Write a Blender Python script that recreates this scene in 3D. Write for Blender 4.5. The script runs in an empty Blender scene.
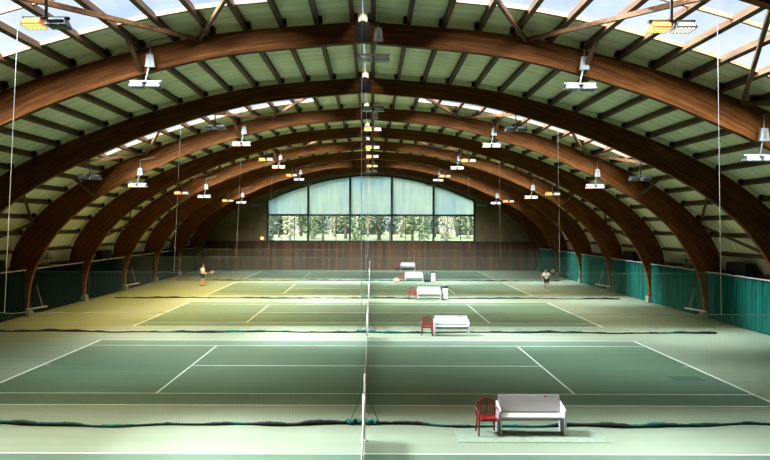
import bpy, bmesh, math, random
from mathutils import Vector, Matrix
random.seed(7)
R = math.radians
S = bpy.context.scene
COL = S.collection
XC = -0.30          # hall centre line
XN = -0.17          # net line
HC = 5.18           # eye height

# ------------------------------------------------------------------ helpers
def link(o): COL.objects.link(o); return o

class MB:
    """collects shapes into one mesh"""
    def __init__(s): s.bm = bmesh.new()
    def face(s, pts):
        try: return s.bm.faces.new([s.bm.verts.new(p) for p in pts])
        except ValueError: return None
    def hexa(s, p):   # 8 points: 0-3 one end ring, 4-7 the other
        v = [s.bm.verts.new(q) for q in p]
        for f in ((3,2,1,0),(4,5,6,7),(0,1,5,4),(1,2,6,5),(2,3,7,6),(3,0,4,7)):
            s.bm.faces.new([v[i] for i in f])
        return s
    def box(s, c, d, m=None):
        x,y,z = c; a,b,h = d[0]/2,d[1]/2,d[2]/2
        p = [Vector(q) for q in ((x-a,y-b,z-h),(x+a,y-b,z-h),(x+a,y+b,z-h),(x-a,y+b,z-h),
                                 (x-a,y-b,z+h),(x+a,y-b,z+h),(x+a,y+b,z+h),(x-a,y+b,z+h))]
        if m is not None: p = [m @ q for q in p]
        return s.hexa(p)
    def bar(s, a, b, w, h, up=(0,0,1)):
        a,b = Vector(a),Vector(b); d=(b-a).normalized(); u=Vector(up)
        if abs(d.dot(u))>.98: u=Vector((1,0,0))
        r=d.cross(u).normalized()*w/2; t=r.cross(d).normalized()*h/2
        s.hexa([a-r-t,a+r-t,a+r+t,a-r+t,b-r-t,b+r-t,b+r+t,b-r+t]); return s
    def tube(s, pts, rad, n=8, caps=True):
        pts=[Vector(p) for p in pts]; rs = rad if hasattr(rad,'__len__') else [rad]*len(pts)
        rings=[]; u=None
        for i,p in enumerate(pts):
            d=(pts[min(i+1,len(pts)-1)]-pts[max(i-1,0)]).normalized()
            if u is None:
                u = Vector((0,0,1)) if abs(d.z)<.9 else Vector((1,0,0))
            r=d.cross(u).normalized(); u2=r.cross(d).normalized(); u=u2
            rings.append([s.bm.verts.new(p+(r*math.cos(2*math.pi*k/n)+u2*math.sin(2*math.pi*k/n))*rs[i]) for k in range(n)])
        for a,b in zip(rings,rings[1:]):
            for k in range(n): s.bm.faces.new((a[k],a[(k+1)%n],b[(k+1)%n],b[k]))
        if caps and n>2:
            s.bm.faces.new(rings[0][::-1]); s.bm.faces.new(rings[-1])
        return s
    def lathe(s, prof, c=(0,0,0), n=20, m=None):
        c=Vector(c); rings=[]
        for r,z in prof:
            ring=[]
            for k in range(n):
                p=Vector((r*math.cos(2*math.pi*k/n), r*math.sin(2*math.pi*k/n), z))
                if m is not None: p=m@p
                ring.append(s.bm.verts.new(p+c))
            rings.append(ring)
        for a,b in zip(rings,rings[1:]):
            for k in range(n): s.bm.faces.new((a[k],a[(k+1)%n],b[(k+1)%n],b[k]))
        s.bm.faces.new(rings[0][::-1]); s.bm.faces.new(rings[-1]); return s
    def ball(s, c, r, sc=(1,1,1), n=12):
        m=Matrix.Translation(c) @ Matrix.Diagonal((*sc,1))
        bmesh.ops.create_uvsphere(s.bm,u_segments=n,v_segments=max(6,n//2+2),radius=r,matrix=m); return s
    def prism(s, poly, y0, y1):  # poly of (x,z), extruded along y
        a=[s.bm.verts.new((x,y0,z)) for x,z in poly]; b=[s.bm.verts.new((x,y1,z)) for x,z in poly]
        n=len(poly)
        s.bm.faces.new(a); s.bm.faces.new(b[::-1])
        for i in range(n): s.bm.faces.new((a[i],b[i],b[(i+1)%n],a[(i+1)%n]))
        return s
    def build(s, name, mat, parent=None, smooth=False, bevel=0, loc=None):
        bmesh.ops.recalc_face_normals(s.bm, faces=s.bm.faces[:])
        me=bpy.data.meshes.new(name); s.bm.to_mesh(me); s.bm.free()
        if mat: me.materials.append(mat)
        if smooth:
            for p in me.polygons: p.use_smooth=True
        o=link(bpy.data.objects.new(name,me))
        if parent: o.parent=parent
        if loc: o.location=loc
        if bevel:
            b=o.modifiers.new('bevel','BEVEL'); b.width=bevel; b.segments=2; b.limit_method='ANGLE'
        return o

def tag(o,label,cat=None,group=None,kind=None):
    o['label']=label
    if cat: o['category']=cat
    if group: o['group']=group
    if kind: o['kind']=kind
    return o
def struct(o,label): return tag(o,label,kind='structure')
def thing(name,label,cat,loc=(0,0,0),rz=0,group=None):
    o=link(bpy.data.objects.new(name,None)); o.location=loc; o.rotation_euler=(0,0,rz)
    o.empty_display_size=.2
    return tag(o,label,cat,group)
def dup(o,parent=None):
    c=o.copy(); link(c)
    if parent: c.parent=parent
    for ch in [k for k in bpy.data.objects if k.parent==o]: dup(ch,c)
    return c
ORD=['first','second','third','fourth','fifth','sixth','seventh','eighth','ninth','tenth','eleventh','twelfth','thirteenth',
     'fourteenth','fifteenth','sixteenth','seventeenth','eighteenth','nineteenth','twentieth','twenty-first','twenty-second']

# ------------------------------------------------------------------ materials
def newmat(name):
    m=bpy.data.materials.new(name); m.use_nodes=True
    nt=m.node_tree; b=nt.nodes['Principled BSDF']; return m,nt,b
def N(nt,t,**k):
    n=nt.nodes.new(t)
    for a,v in k.items(): setattr(n,a,v)
    return n
def ramp(nt,fac,stops):
    r=N(nt,'ShaderNodeValToRGB'); e=r.color_ramp.elements
    while len(e)<len(stops): e.new(.5)
    for el,(p,c) in zip(e,stops): el.position=p; el.color=(*c,1) if len(c)==3 else c
    nt.links.new(fac,r.inputs[0]); return r.outputs[0]
def coord(nt,scale=(1,1,1),rot=(0,0,0),kind='Object'):
    t=N(nt,'ShaderNodeTexCoord'); mp=N(nt,'ShaderNodeMapping')
    mp.inputs['Scale'].default_value=scale; mp.inputs['Rotation'].default_value=rot
    nt.links.new(t.outputs[kind],mp.inputs[0]); return mp.outputs[0]
def noise(nt,vec,scale,detail=4,rough=.55):
    n=N(nt,'ShaderNodeTexNoise'); n.inputs['Scale'].default_value=scale; n.inputs['Detail'].default_value=detail
    n.inputs['Roughness'].default_value=rough; nt.links.new(vec,n.inputs['Vector']); return n.outputs['Fac']
def bump(nt,b,h,strength=.3,dist=.02):
    n=N(nt,'ShaderNodeBump'); n.inputs['Strength'].default_value=strength; n.inputs['Distance'].default_value=dist
    nt.links.new(h,n.inputs['Height']); nt.links.new(n.outputs[0],b.inputs['Normal'])
def mat(name,c,rough=.6,metal=0,var=.15,scale=8,emit=None,es=0,sc=(1,1,1)):
    m,nt,b=newmat(name)
    f=noise(nt,coord(nt,sc),scale)
    d=tuple(max(0,x*(1-var)) for x in c); l=tuple(min(1,x*(1+var)) for x in c)
    nt.links.new(ramp(nt,f,[(.3,d),(.7,l)]),b.inputs['Base Color'])
    b.inputs['Roughness'].default_value=rough; b.inputs['Metallic'].default_value=metal
    if emit: b.inputs['Emission Color'].default_value=(*emit,1); b.inputs['Emission Strength'].default_value=es
    return m
def math_(nt,op,a,b=None,c=None):
    n=N(nt,'ShaderNodeMath',operation=op)
    for i,v in enumerate((a,b,c)):
        if v is None: continue
        if isinstance(v,(int,float)): n.inputs[i].default_value=v
        else: nt.links.new(v,n.inputs[i])
    return n.outputs[0]

def glulam():
    m,nt,b=newmat('glulam timber')
    t=N(nt,'ShaderNodeTexCoord'); sx=N(nt,'ShaderNodeSeparateXYZ'); nt.links.new(t.outputs['Object'],sx.inputs[0])
    z=math_(nt,'ADD',sx.outputs['Z'],13.9)
    r=math_(nt,'SQRT',math_(nt,'ADD',math_(nt,'MULTIPLY',sx.outputs['X'],sx.outputs['X']),math_(nt,'MULTIPLY',z,z)))
    ang=math_(nt,'ARCTAN2',sx.outputs['X'],z)
    cv=N(nt,'ShaderNodeCombineXYZ'); nt.links.new(math_(nt,'MULTIPLY',r,9.0),cv.inputs[0]); nt.links.new(math_(nt,'MULTIPLY',ang,14.0),cv.inputs[1])
    nt.links.new(sx.outputs['Y'],cv.inputs[2])
    g=noise(nt,cv.outputs[0],1.0,6,.65)
    lam=math_(nt,'FRACT',math_(nt,'MULTIPLY',r,9.0))
    seam=math_(nt,'LESS_THAN',lam,.06)
    col=ramp(nt,g,[(.25,(.055,.017,.004)),(.5,(.165,.059,.013)),(.72,(.33,.132,.034))])
    mx=N(nt,'ShaderNodeMix',data_type='RGBA',blend_type='MULTIPLY'); nt.links.new(math_(nt,'MULTIPLY',seam,.6),mx.inputs[0])
    nt.links.new(col,mx.inputs[6]); mx.inputs[7].default_value=(.35,.3,.3,1)
    nt.links.new(mx.outputs[2],b.inputs['Base Color']); b.inputs['Roughness'].default_value=.6; b.inputs['Specular IOR Level'].default_value=.15
    bump(nt,b,g,.2,.01); return m
def timber(name,dark,mid,light,sc=(9,.5,9)):
    m,nt,b=newmat(name)
    g=noise(nt,coord(nt,sc),1.6,5,.6)
    nt.links.new(ramp(nt,g,[(.3,dark),(.5,mid),(.7,light)]),b.inputs['Base Color']); b.inputs['Roughness'].default_value=.55
    bump(nt,b,g,.15,.01); return m
def roofpanel():
    m,nt,b=newmat('pale green wood wool roof board')
    v=coord(nt); sx=N(nt,'ShaderNodeSeparateXYZ'); nt.links.new(v,sx.inputs[0])
    n1=noise(nt,coord(nt,(.6,1.2,.6)),1.4,5); n2=noise(nt,coord(nt,(1,4,1)),6,3)
    f=math_(nt,'FRACT',math_(nt,'MULTIPLY',sx.outputs['Y'],1.6))
    seam=math_(nt,'LESS_THAN',f,.10)
    c=ramp(nt,math_(nt,'ADD',math_(nt,'MULTIPLY',n1,.7),math_(nt,'MULTIPLY',n2,.3)),[(.3,(.74,.72,.52)),(.55,(.89,.86,.64)),(.75,(.95,.92,.72))])
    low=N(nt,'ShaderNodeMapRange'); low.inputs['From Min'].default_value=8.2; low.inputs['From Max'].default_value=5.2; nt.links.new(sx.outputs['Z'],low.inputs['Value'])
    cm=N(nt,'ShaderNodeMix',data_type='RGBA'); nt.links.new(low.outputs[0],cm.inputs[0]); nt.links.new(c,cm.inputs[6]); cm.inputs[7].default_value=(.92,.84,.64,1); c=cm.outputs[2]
    mx=N(nt,'ShaderNodeMix',data_type='RGBA',blend_type='MULTIPLY'); nt.links.new(math_(nt,'MULTIPLY',seam,.5),mx.inputs[0])
    nt.links.new(c,mx.inputs[6]); mx.inputs[7].default_value=(.5,.52,.45,1)
    nt.links.new(mx.outputs[2],b.inputs['Base Color']); b.inputs['Roughness'].default_value=.85; return m
def carpet(name,c,c2,rough=.62):
    m,nt,b=newmat(name)
    big=noise(nt,coord(nt),.22,5,.6); fine=noise(nt,coord(nt,(1,1,1)),40,2)
    st=noise(nt,coord(nt,(.15,2.2,1)),1.0,4)
    f=math_(nt,'ADD',math_(nt,'ADD',math_(nt,'MULTIPLY',big,.45),math_(nt,'MULTIPLY',fine,.2)),math_(nt,'MULTIPLY',st,.35))
    nt.links.new(ramp(nt,f,[(.32,c),(.68,c2)]),b.inputs['Base Color']); b.inputs['Roughness'].default_value=rough
    b.inputs['Specular IOR Level'].default_value=.35
    bump(nt,b,fine,.1,.003); return m
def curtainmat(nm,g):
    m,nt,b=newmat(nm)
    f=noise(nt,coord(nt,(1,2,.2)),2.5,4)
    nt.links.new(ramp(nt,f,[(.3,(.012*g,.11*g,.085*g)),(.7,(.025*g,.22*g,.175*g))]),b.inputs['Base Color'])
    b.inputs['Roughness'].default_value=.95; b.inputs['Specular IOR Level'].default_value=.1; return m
def netting(name,c,pitch,thick,base,axis='X',opac=.9):
    """fine mesh: open holes, thin threads"""
    m,nt,b=newmat(name); out=nt.nodes['Material Output']
    sx=N(nt,'ShaderNodeSeparateXYZ'); nt.links.new(coord(nt),sx.inputs[0])
    a=math_(nt,'LESS_THAN',math_(nt,'FRACT',math_(nt,'DIVIDE',sx.outputs[axis],pitch)),thick)
    h=math_(nt,'LESS_THAN',math_(nt,'FRACT',math_(nt,'DIVIDE',sx.outputs['Z'],pitch)),thick)
    f=math_(nt,'MAXIMUM',math_(nt,'MULTIPLY',math_(nt,'MAXIMUM',a,h),opac),base)
    tr=N(nt,'ShaderNodeBsdfTransparent'); mx=N(nt,'ShaderNodeMixShader')
    b.inputs['Base Color'].default_value=(*c,1); b.inputs['Roughness'].default_value=.8
    nt.links.new(f,mx.inputs[0]); nt.links.new(tr.outputs[0],mx.inputs[1]); nt.links.new(b.outputs[0],mx.inputs[2])
    nt.links.new(mx.outputs[0],out.inputs[0]); return m
def glass(name,tint,refl=.06,haze=0,hazecol=(.8,.88,1),streak=False):
    m,nt,b=newmat(name); out=nt.nodes['Material Output']; nt.nodes.remove(b)
    tr=N(nt,'ShaderNodeBsdfTransparent'); tr.inputs[0].default_value=(*tint,1)
    gl=N(nt,'ShaderNodeBsdfGlossy'); gl.inputs['Roughness'].default_value=.05
    mx=N(nt,'ShaderNodeMixShader'); mx.inputs[0].default_value=refl
    nt.links.new(tr.outputs[0],mx.inputs[1]); nt.links.new(gl.outputs[0],mx.inputs[2])
    last=mx.outputs[0]
    if haze:
        tl=N(nt,'ShaderNodeBsdfTranslucent'); tl.inputs[0].default_value=(*hazecol,1)
        m2=N(nt,'ShaderNodeMixShader')
        if streak:
            v=coord(nt,(.6,7,.6)); n=noise(nt,v,1.0,5,.6)
            nt.links.new(math_(nt,'MULTIPLY',math_(nt,'ADD',n,.5),haze),m2.inputs[0])
        else: m2.inputs[0].default_value=haze
        nt.links.new(last,m2.inputs[1]); nt.links.new(tl.outputs[0],m2.inputs[2]); last=m2.outputs[0]
    nt.links.new(last,out.inputs[0]); return m
def ribbed():
    m,nt,b=newmat('ribbed translucent sheet'); out=nt.nodes['Material Output']; nt.nodes.remove(b)
    sx=N(nt,'ShaderNodeSeparateXYZ'); nt.links.new(coord(nt),sx.inputs[0])
    w=math_(nt,'FRACT',math_(nt,'MULTIPLY',sx.outputs['X'],4.2))
    n=noise(nt,coord(nt,(1.3,1,.12)),2.0,4)
    n2=noise(nt,coord(nt,(.16,1,.22)),1.2,3)
    c=ramp(nt,math_(nt,'ADD',math_(nt,'MULTIPLY',w,.22),math_(nt,'MULTIPLY',n,.78)),[(.25,(.21,.30,.31)),(.5,(.30,.385,.375)),(.8,(.41,.475,.45))])
    mx=N(nt,'ShaderNodeMix',data_type='RGBA',blend_type='MULTIPLY'); mx.inputs[0].default_value=.9
    nt.links.new(c,mx.inputs[6]); nt.links.new(ramp(nt,n2,[(.35,(.66,.82,.95)),(.65,(1,1,.92))]),mx.inputs[7])
    tl=N(nt,'ShaderNodeBsdfTranslucent'); nt.links.new(mx.outputs[2],tl.inputs[0])
    tr=N(nt,'ShaderNodeBsdfTransparent'); tr.inputs[0].default_value=(.42,.5,.52,1)
    m1=N(nt,'ShaderNodeMixShader'); m1.inputs[0].default_value=.8
    nt.links.new(tr.outputs[0],m1.inputs[1]); nt.links.new(tl.outputs[0],m1.inputs[2])
    nt.links.new(m1.outputs[0],out.inputs[0]); return m
def hemmat():
    m,nt,b=newmat('dark green hem cloth')
    f=noise(nt,coord(nt,(.35,1,1)),1.1,3)
    nt.links.new(ramp(nt,f,[(.44,(.003,.010,.010)),(.53,(.004,.035,.033)),(.64,(.008,.16,.15))]),b.inputs['Base Color'])
    b.inputs['Roughness'].default_value=.7; return m
def panelling():
    m,nt,b=newmat('brown board panelling')
    sx=N(nt,'ShaderNodeSeparateXYZ'); nt.links.new(coord(nt),sx.inputs[0])
    fr=math_(nt,'FRACT',math_(nt,'MULTIPLY',sx.outputs['X'],3.2)); gap=math_(nt,'LESS_THAN',fr,.12)
    pl=N(nt,'ShaderNodeTexWhiteNoise',noise_dimensions='1D'); nt.links.new(math_(nt,'FLOOR',math_(nt,'MULTIPLY',sx.outputs['X'],3.2)),pl.inputs['W'])
    n=noise(nt,coord(nt,(6,1,.5)),1.5,4)
    c=ramp(nt,math_(nt,'ADD',math_(nt,'MULTIPLY',pl.outputs[0],.4),math_(nt,'MULTIPLY',n,.6)),[(.25,(.040,.016,.004)),(.55,(.085,.035,.008)),(.8,(.13,.056,.012))])
    mx=N(nt,'ShaderNodeMix',data_type='RGBA'); nt.links.new(math_(nt,'MULTIPLY',gap,.8),mx.inputs[0]); nt.links.new(c,mx.inputs[6]); mx.inputs[7].default_value=(.02,.01,.006,1)
    nt.links.new(mx.outputs[2],b.inputs['Base Color']); b.inputs['Roughness'].default_value=.6; return m

M=dict(
 arch=glulam(), purlin=timber('purlin timber',(.036,.017,.007),(.085,.041,.017),(.15,.077,.033)),
 brace=timber('brace timber',(.06,.030,.014),(.13,.065,.03),(.21,.11,.05)), steel_dark=mat('dark steel',(.018,.016,.015),.5,.6),
 roof=roofpanel(), block=mat('pale edge board',(.88,.84,.60),.8,var=.12), floor=carpet('pale green carpet',(.152,.190,.136),(.219,.258,.190)), court=carpet('dark green carpet',(.068,.115,.076),(.106,.163,.112)),
 line=mat('white court paint',(.58,.62,.59),.7,var=.08), curtain=curtainmat('green curtain cloth',.62), curtain_shaded=curtainmat('shaded dark green curtain cloth',.06), rail=mat('pale rail',(.38,.38,.35),.5),
 netm=netting('divider mesh',(.34,.40,.36),.075,.10,.01,'X',.22), tnet=netting('tennis net mesh',(.010,.012,.012),.045,.22,.45,'Y'),
 hem=hemmat(), teal=mat('teal hem cloth',(.006,.10,.095),.7,var=.8,scale=9), cord=mat('pale cord',(.13,.16,.14),.7), rope=mat('white rope',(.34,.34,.32),.7), darkcord=mat('dark green cord',(.02,.05,.045),.8),
 band=mat('white webbing',(.60,.60,.58),.7,var=.05), post=mat('white painted post',(.66,.66,.64),.4,var=.05),
 white=mat('white plastic board',(.52,.50,.53),.45,var=.04,scale=2), red=mat('red plastic',(.20,.016,.018),.35,var=.15),
 concrete=mat('grey green concrete',(.17,.19,.155),.9,var=.2), wallb=mat('olive plaster',(.20,.155,.085),.9,var=.12,scale=1.2), wall=mat('grey plaster',(.30,.28,.24),.9,var=.1,scale=1),
 panel=panelling(), frame=mat('dark window frame',(.02,.024,.026),.5), rib=ribbed(), clear=glass('clear window glass',(.93,.96,.95),.03),
 sky=glass('streaky skylight glass',(.80,.90,1.0),.05,.012,(.9,.95,1),True),
 box=mat('white enamel',(.30,.30,.295),.4,var=.06), lampbody=mat('grey lamp housing',(.17,.18,.18),.4,.3), lens_off=mat('dull lamp glass',(.42,.46,.46),.2),
 lens_w=mat('white lit lamp glass',(.9,.9,.85),.3,emit=(1,.86,.66),es=1.3), lens_o=mat('orange lit lamp glass',(.9,.5,.25),.3,emit=(1,.34,.08),es=4),
 reflo=mat('orange lit reflector',(.5,.22,.1),.4,emit=(1,.30,.07),es=.22),
 black=mat('black plastic',(.012,.012,.013),.5), blackcloth=mat('black cloth',(.015,.015,.018),.9), bag=mat('pale bin bag',(.62,.66,.60),.5), pink=mat('pale pink cloth',(.55,.36,.34),.8),
 wood=timber('pale wood',(.30,.15,.07),(.42,.22,.11),(.5,.28,.15)), bristle=mat('pale broom head',(.85,.76,.68),.8),
 skin=mat('skin',(.52,.29,.20),.5,var=.06), shirt=mat('white shirt cloth',(.80,.72,.72),.8,var=.05), shorts=mat('dark shorts cloth',(.012,.012,.016),.9),
 hair=mat('dark brown hair',(.03,.017,.01),.8), shoe=mat('dark red shoe',(.14,.025,.02),.6), wshoe=mat('white shoe',(.7,.7,.66),.6),
 racket=mat('orange racket frame',(.42,.12,.03),.4), string=netting('racket strings',(.55,.45,.35),.03,.25,.25),
 lawn=mat('lawn',(.045,.062,.028),.9,var=.4,scale=1.5), bark=mat('brown bark',(.07,.05,.035),.9,var=.4), birch=mat('pale bark',(.20,.19,.175),.9,var=.35),
 leaf1=mat('dark leaf',(.012,.026,.012),.7,var=.5), leaf2=mat('green leaf',(.032,.055,.022),.7,var=.5), leaf3=mat('pale leaf',(.10,.11,.065),.7,var=.5), leaf4=mat('blue green leaf',(.022,.042,.032),.7,var=.5),
 sconce=mat('orange sconce glass',(.9,.5,.2),.4,emit=(1,.42,.10),es=6), mat_=mat('pale green mat',(.185,.235,.18),.8), patch=mat('dark green patch',(.055,.11,.083),.8),
 mark_r=mat('red print',(.35,.02,.03),.5), mark_g=mat('grey print',(.25,.25,.27),.5),
)

# ------------------------------------------------------------------ arch profile (half, x>0)
INN=[(0,11.08),(4.9,10.56),(9.05,9.42),(11.6,8.40),(13.4,7.55),(14.9,6.70),(16.0,5.92),(16.95,5.05),(17.7,4.08),(18.3,3.05),(18.65,2.15),(18.84,1.2),(18.9,0)]
TH=[.66,.72,.86,1.0,1.1,1.2,1.28,1.38,1.5,1.5,1.3,.95,.6]
def catmull(P,n=8):
    out=[]
    for i in range(len(P)-1):
        p0=P[i-1] if i else tuple(2*a-b for a,b in zip(P[0],P[1])); p1=P[i]; p2=P[i+1]
        p3=P[i+2] if i+2<len(P) else tuple(2*a-b for a,b in zip(P[-1],P[-2]))
        for k in range(n):
            t=k/n
            out.append(tuple(.5*((2*b)+(-a+c)*t+(2*a-5*b+4*c-d)*t*t+(-a+3*b-3*c+d)*t**3) for a,b,c,d in zip(p0,p1,p2,p3)))
    out.append(tuple(P[-1])); return out
P3=catmull([(a,b,c) for (a,b),c in zip(INN,TH)])
inner=[(p[0],p[1]) for p in P3]; outer=[]
for i,(x,z,t) in enumerate(P3):
    a=inner[max(i-1,0)]; b=inner[min(i+1,len(inner)-1)]
    dx,dz=b[0]-a[0],b[1]-a[1]; L=math.hypot(dx,dz); nx,nz=-dz/L,dx/L
    if i==0: nx,nz=0,1
    outer.append((x+nx*t,z+nz*t))
# roof line: outer edge down to the eaves
roofl=[p for p in outer if p[1]>3.3]+[(20.15,2.7),(20.35,2.2)]
arcs=[0]
for a,b in zip(roofl,roofl[1:]): arcs.append(arcs[-1]+math.hypot(b[0]-a[0],b[1]-a[1]))
def roof_at(s,off=0):
    for i in range(len(arcs)-1):
        if s<=arcs[i+1] or i==len(arcs)-2:
            t=(s-arcs[i])/(arcs[i+1]-arcs[i]); a,b=roofl[i],roofl[i+1]
            dx,dz=b[0]-a[0],b[1]-a[1]; L=math.hypot(dx,dz); nx,nz=-dz/L,dx/L
            return Vector((a[0]+(b[0]-a[0])*t+nx*off,0,a[1]+(b[1]-a[1])*t+nz*off)),Vector((nx,0,nz))
def hx(p,side,y): return Vector((XC+side*p[0],y,p[2] if len(p)>2 else p[1]))
AY=[13.8,22.05,30.45,38.1,45.65,53.2,60.7,68.2,75.8]
Y0,Y1=-1.2,77.8
SP=[.33+1.15*k for k in range(40)]
SP=[s for s in SP if s<arcs[-1]-.3]
PD=.22
knots=[0]+SP+[arcs[-1]]

# ------------------------------------------------------------------ floor and courts
m=MB(); m.box((XC,(Y0+Y1)/2,-.05),(42,Y1-Y0,.1)); struct(m.build('floor',M['floor']),'pale green carpet floor running the length of the hall')
CY=[9.95+15.05*k for k in range(5)]
for i,cy in enumerate(CY):
    m=MB(); m.box((XN,cy,.0015),(23.77,10.97,.003)); struct(m.build('court_surface',M['court']),f'dark green playing surface of the {ORD[i]} tennis court')
    m=MB(); z=.006; w=.048
    def ln(x0,y0,x1,y1,w=w):
        if abs(x1-x0)>abs(y1-y0): m.box(((x0+x1)/2,(y0+y1)/2,z),(abs(x1-x0),w,.003))
        else: m.box(((x0+x1)/2,(y0+y1)/2,z),(w,abs(y1-y0),.003))
    for s in (-1,1):
        ln(XN+s*11.885,cy-5.485,XN+s*11.885,cy+5.485,.09)
        ln(XN-11.885,cy+s*5.46,XN+11.885,cy+s*5.46); ln(XN-11.885,cy+s*4.115,XN+11.885,cy+s*4.115)
        ln(XN+s*6.4,cy-4.115,XN+s*6.4,cy+4.115,.06); ln(XN+s*11.8,cy,XN+s*11.6,cy)
    ln(XN-6.4,cy,XN+6.4,cy)
    struct(m.build('court_lines',M['line']),f'white painted lines of the {ORD[i]} tennis court')
m=MB(); m.box((10.65,23.05,.005),(1.0,.75,.004)); struct(m.build('floor_patch',M['patch']),'dark rectangular patch near the right corner of the court')
m=MB(); m.box((3.9,16.75,.006),(3.65,1.0,.012)); tag(m.build('floor_mat',M['mat_']),'thin pale green mat under the nearest white bench','mat')

# ------------------------------------------------------------------ ceiling with skylight openings
K0,K1=2,12
bays=[(Y0,6.8)]+[(6.8,AY[0])]+list(zip(AY,AY[1:]))+[(AY[-1],Y1)]
skybays=[(AY[0]+.05,AY[1]),(AY[2],AY[3]),(AY[4],AY[5]),(AY[6],AY[7])]
skys=[(a+.6,a+.74*(b-a)) for a,b in skybays]
m=MB()
ys=sorted(set([Y0,Y1]+[v for s in skys for v in s]))

for side in (-1,1):
    for a,b in zip(knots,knots[1:]):
        pa,_=roof_at(a,PD+.02); pb,_=roof_at(b,PD+.02)
        k=SP.index(a) if a in SP else -1
        for y0,y1 in zip(ys,ys[1:]):
            if K0<=k<K1 and any(abs(y0-s0)<1e-6 for s0,_ in skys): continue
            m.face([hx(pa,side,y0),hx(pa,side,y1),hx(pb,side,y1),hx(pb,side,y0)])
bmesh.ops.remove_doubles(m.bm,verts=m.bm.verts[:],dist=.001)
co=m.build('ceiling',M['roof']); struct(co,'curved ceiling of pale green roof boards over the purlins')
nwin=2
for i,(s0,s1) in enumerate(skys):
    for side,sn in ((-1,'left'),(1,'right')):
        p=MB(); f=MB(); mid=s0+.50*(s1-s0)
        for k in range(K0,K1):
            pa,na=roof_at(SP[k],PD+.06); pb,nb=roof_at(SP[k+1],PD+.06)
            p.face([hx(pa,side,s0),hx(pa,side,s1),hx(pb,side,s1),hx(pb,side,s0)])
            qa,_=roof_at(SP[k],PD-.03); qb,_=roof_at(SP[k+1],PD-.03)
            for yy,ww in ((s0,.10),(mid,.07),(s1,.10)):
                f.bar(hx(qa,side,yy),hx(qb,side,yy),ww,.12,(0,0,1))
        w=p.build(f'window_{nwin}',M['sky']); struct(w,f'{ORD[i]} band of skylight panes on the {sn} side of the roof')
        f.build('glazing_bar',M['brace'],w); nwin+=1
# purlins: one long timber each
for side,sn in ((-1,'left'),(1,'right')):
    for k,s in enumerate(SP):
        p,n=roof_at(s,PD/2+.012); m=MB(); c=hx(p,side,0); nn=Vector((n.x*side,0,n.z))
        m.bar((c.x,Y0+.05,c.z),(c.x,Y1-.2,c.z),.145,PD,nn)
        struct(m.build('roof_purlin',M['purlin']),f'{ORD[k]} roof purlin {sn} of the ridge')

# ------------------------------------------------------------------ arches
def half_poly(side): return [(XC+side*x,z) for x,z in inner]+[(XC+side*x,z) for x,z in outer[::-1]]
AW=.24
def arch_mesh(side):
    m=MB(); n=len(inner)
    I=[Vector((side*x,0,z)) for x,z in inner]; O=[Vector((side*x,0,z)) for x,z in outer]
    Y=Vector((0,AW,0)); v=[[m.bm.verts.new(p) for p in (I[i],O[i],O[i]+Y,I[i]+Y)] for i in range(n)]
    for a,b in zip(v,v[1:]):
        for k in range(4): m.bm.faces.new((a[k],a[(k+1)%4],b[(k+1)%4],b[k]))
    m.bm.faces.new(v[0]); m.bm.faces.new(v[-1][::-1]); return m
def make_arch(braced):
    t=thing('timber_arch','','arch',(XC,AY[0],0))
    for side in (-1,1):
        arch_mesh(side).build('arch_half',M['arch'],t)
        m=MB(); m.prism([(side*18.72,0),(side*18.78,.42),(side*19.6,.42),(side*19.66,0)],-.14,AW+.14); m.build('concrete_footing',M['concrete'],t)
        for sk in (7.23,16.6) if braced else ():  # fly braces from the arch soffit up to a purlin in front
            s=min(SP,key=lambda q:abs(q-sk)); p,n=roof_at(s,0); i=min(range(len(inner)),key=lambda j:math.hypot(outer[j][0]-p.x,outer[j][1]-p.z))
            a=Vector((side*(inner[i][0]+.15*(p.x-inner[i][0])),-.05,inner[i][1]+.12*(p.z-inner[i][1]))); b=Vector((side*p.x,-1.25,p.z+.05))
            m=MB(); m.bar(a,b,.09,.14,(side,0,0)); m.build('fly_brace',M['brace'],t)
    m=MB(); m.box((0,-.012,11.4),(.5,.022,.62)); m.box((0,-.03,11.42),(.14,.03,.66)); m.build('ridge_plate',M['steel_dark'],t)
    for side in (-1,1):
        m=MB()
        for a,b in zip(knots,knots[1:]):
            pa,na=roof_at(a,.0); pb,nb=roof_at(b,.0); qa,_=roof_at(a,PD+.01); qb,_=roof_at(b,PD+.01)
            if pb.z<2.6: continue
            pts=[Vector((side*q.x,yy,q.z)) for yy in (.02,.06) for q in (pa,pb,qb,qa)]
            m.hexa(pts)
        m.build('blocking_board',M['block'],t)
    cm=None
    for side in (-1,1):
        for k,s in enumerate(SP):
            p,n=roof_at(s,.12)
            if p.z<4.2: continue
            if cm is None:
                q=MB(); q.box((0,0,0),(.11,.22,.18)); c=q.build('purlin_cleat',M['steel_dark'],t); cm=c.data
            else:
                c=link(bpy.data.objects.new('purlin_cleat',cm)); c.parent=t
            tx=Vector((n.z,0,-n.x))*-.125
            c.location=(side*(p.x+tx.x),-.10,p.z+tx.z); c.rotation_euler=(0,side*math.atan2(n.x,n.z),0)
    return t
archs={True:make_arch(True),False:make_arch(False)}
alab=['laminated timber arch nearest the viewer, only its haunch in the upper right corner',
 'orange-brown laminated arch spanning the picture, in front of all the other full arches','dark laminated timber arch, second full one from the viewer',
 'orange-lit laminated timber arch, third full one from the viewer','dark laminated timber arch, fourth full one from the viewer',
 'orange-lit laminated timber arch, fifth full one from the viewer','dark laminated timber arch, sixth full one from the viewer',
 'warm-lit laminated timber arch just before the last dark one','last dark timber arch framing the top of the big end window']
for i,y in enumerate(AY):
    o=archs[i%2==1]
    if i>1: o=dup(o)
    o.location=(XC,y,0); tag(o,alab[i],'arch','laminated timber arches')

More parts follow.
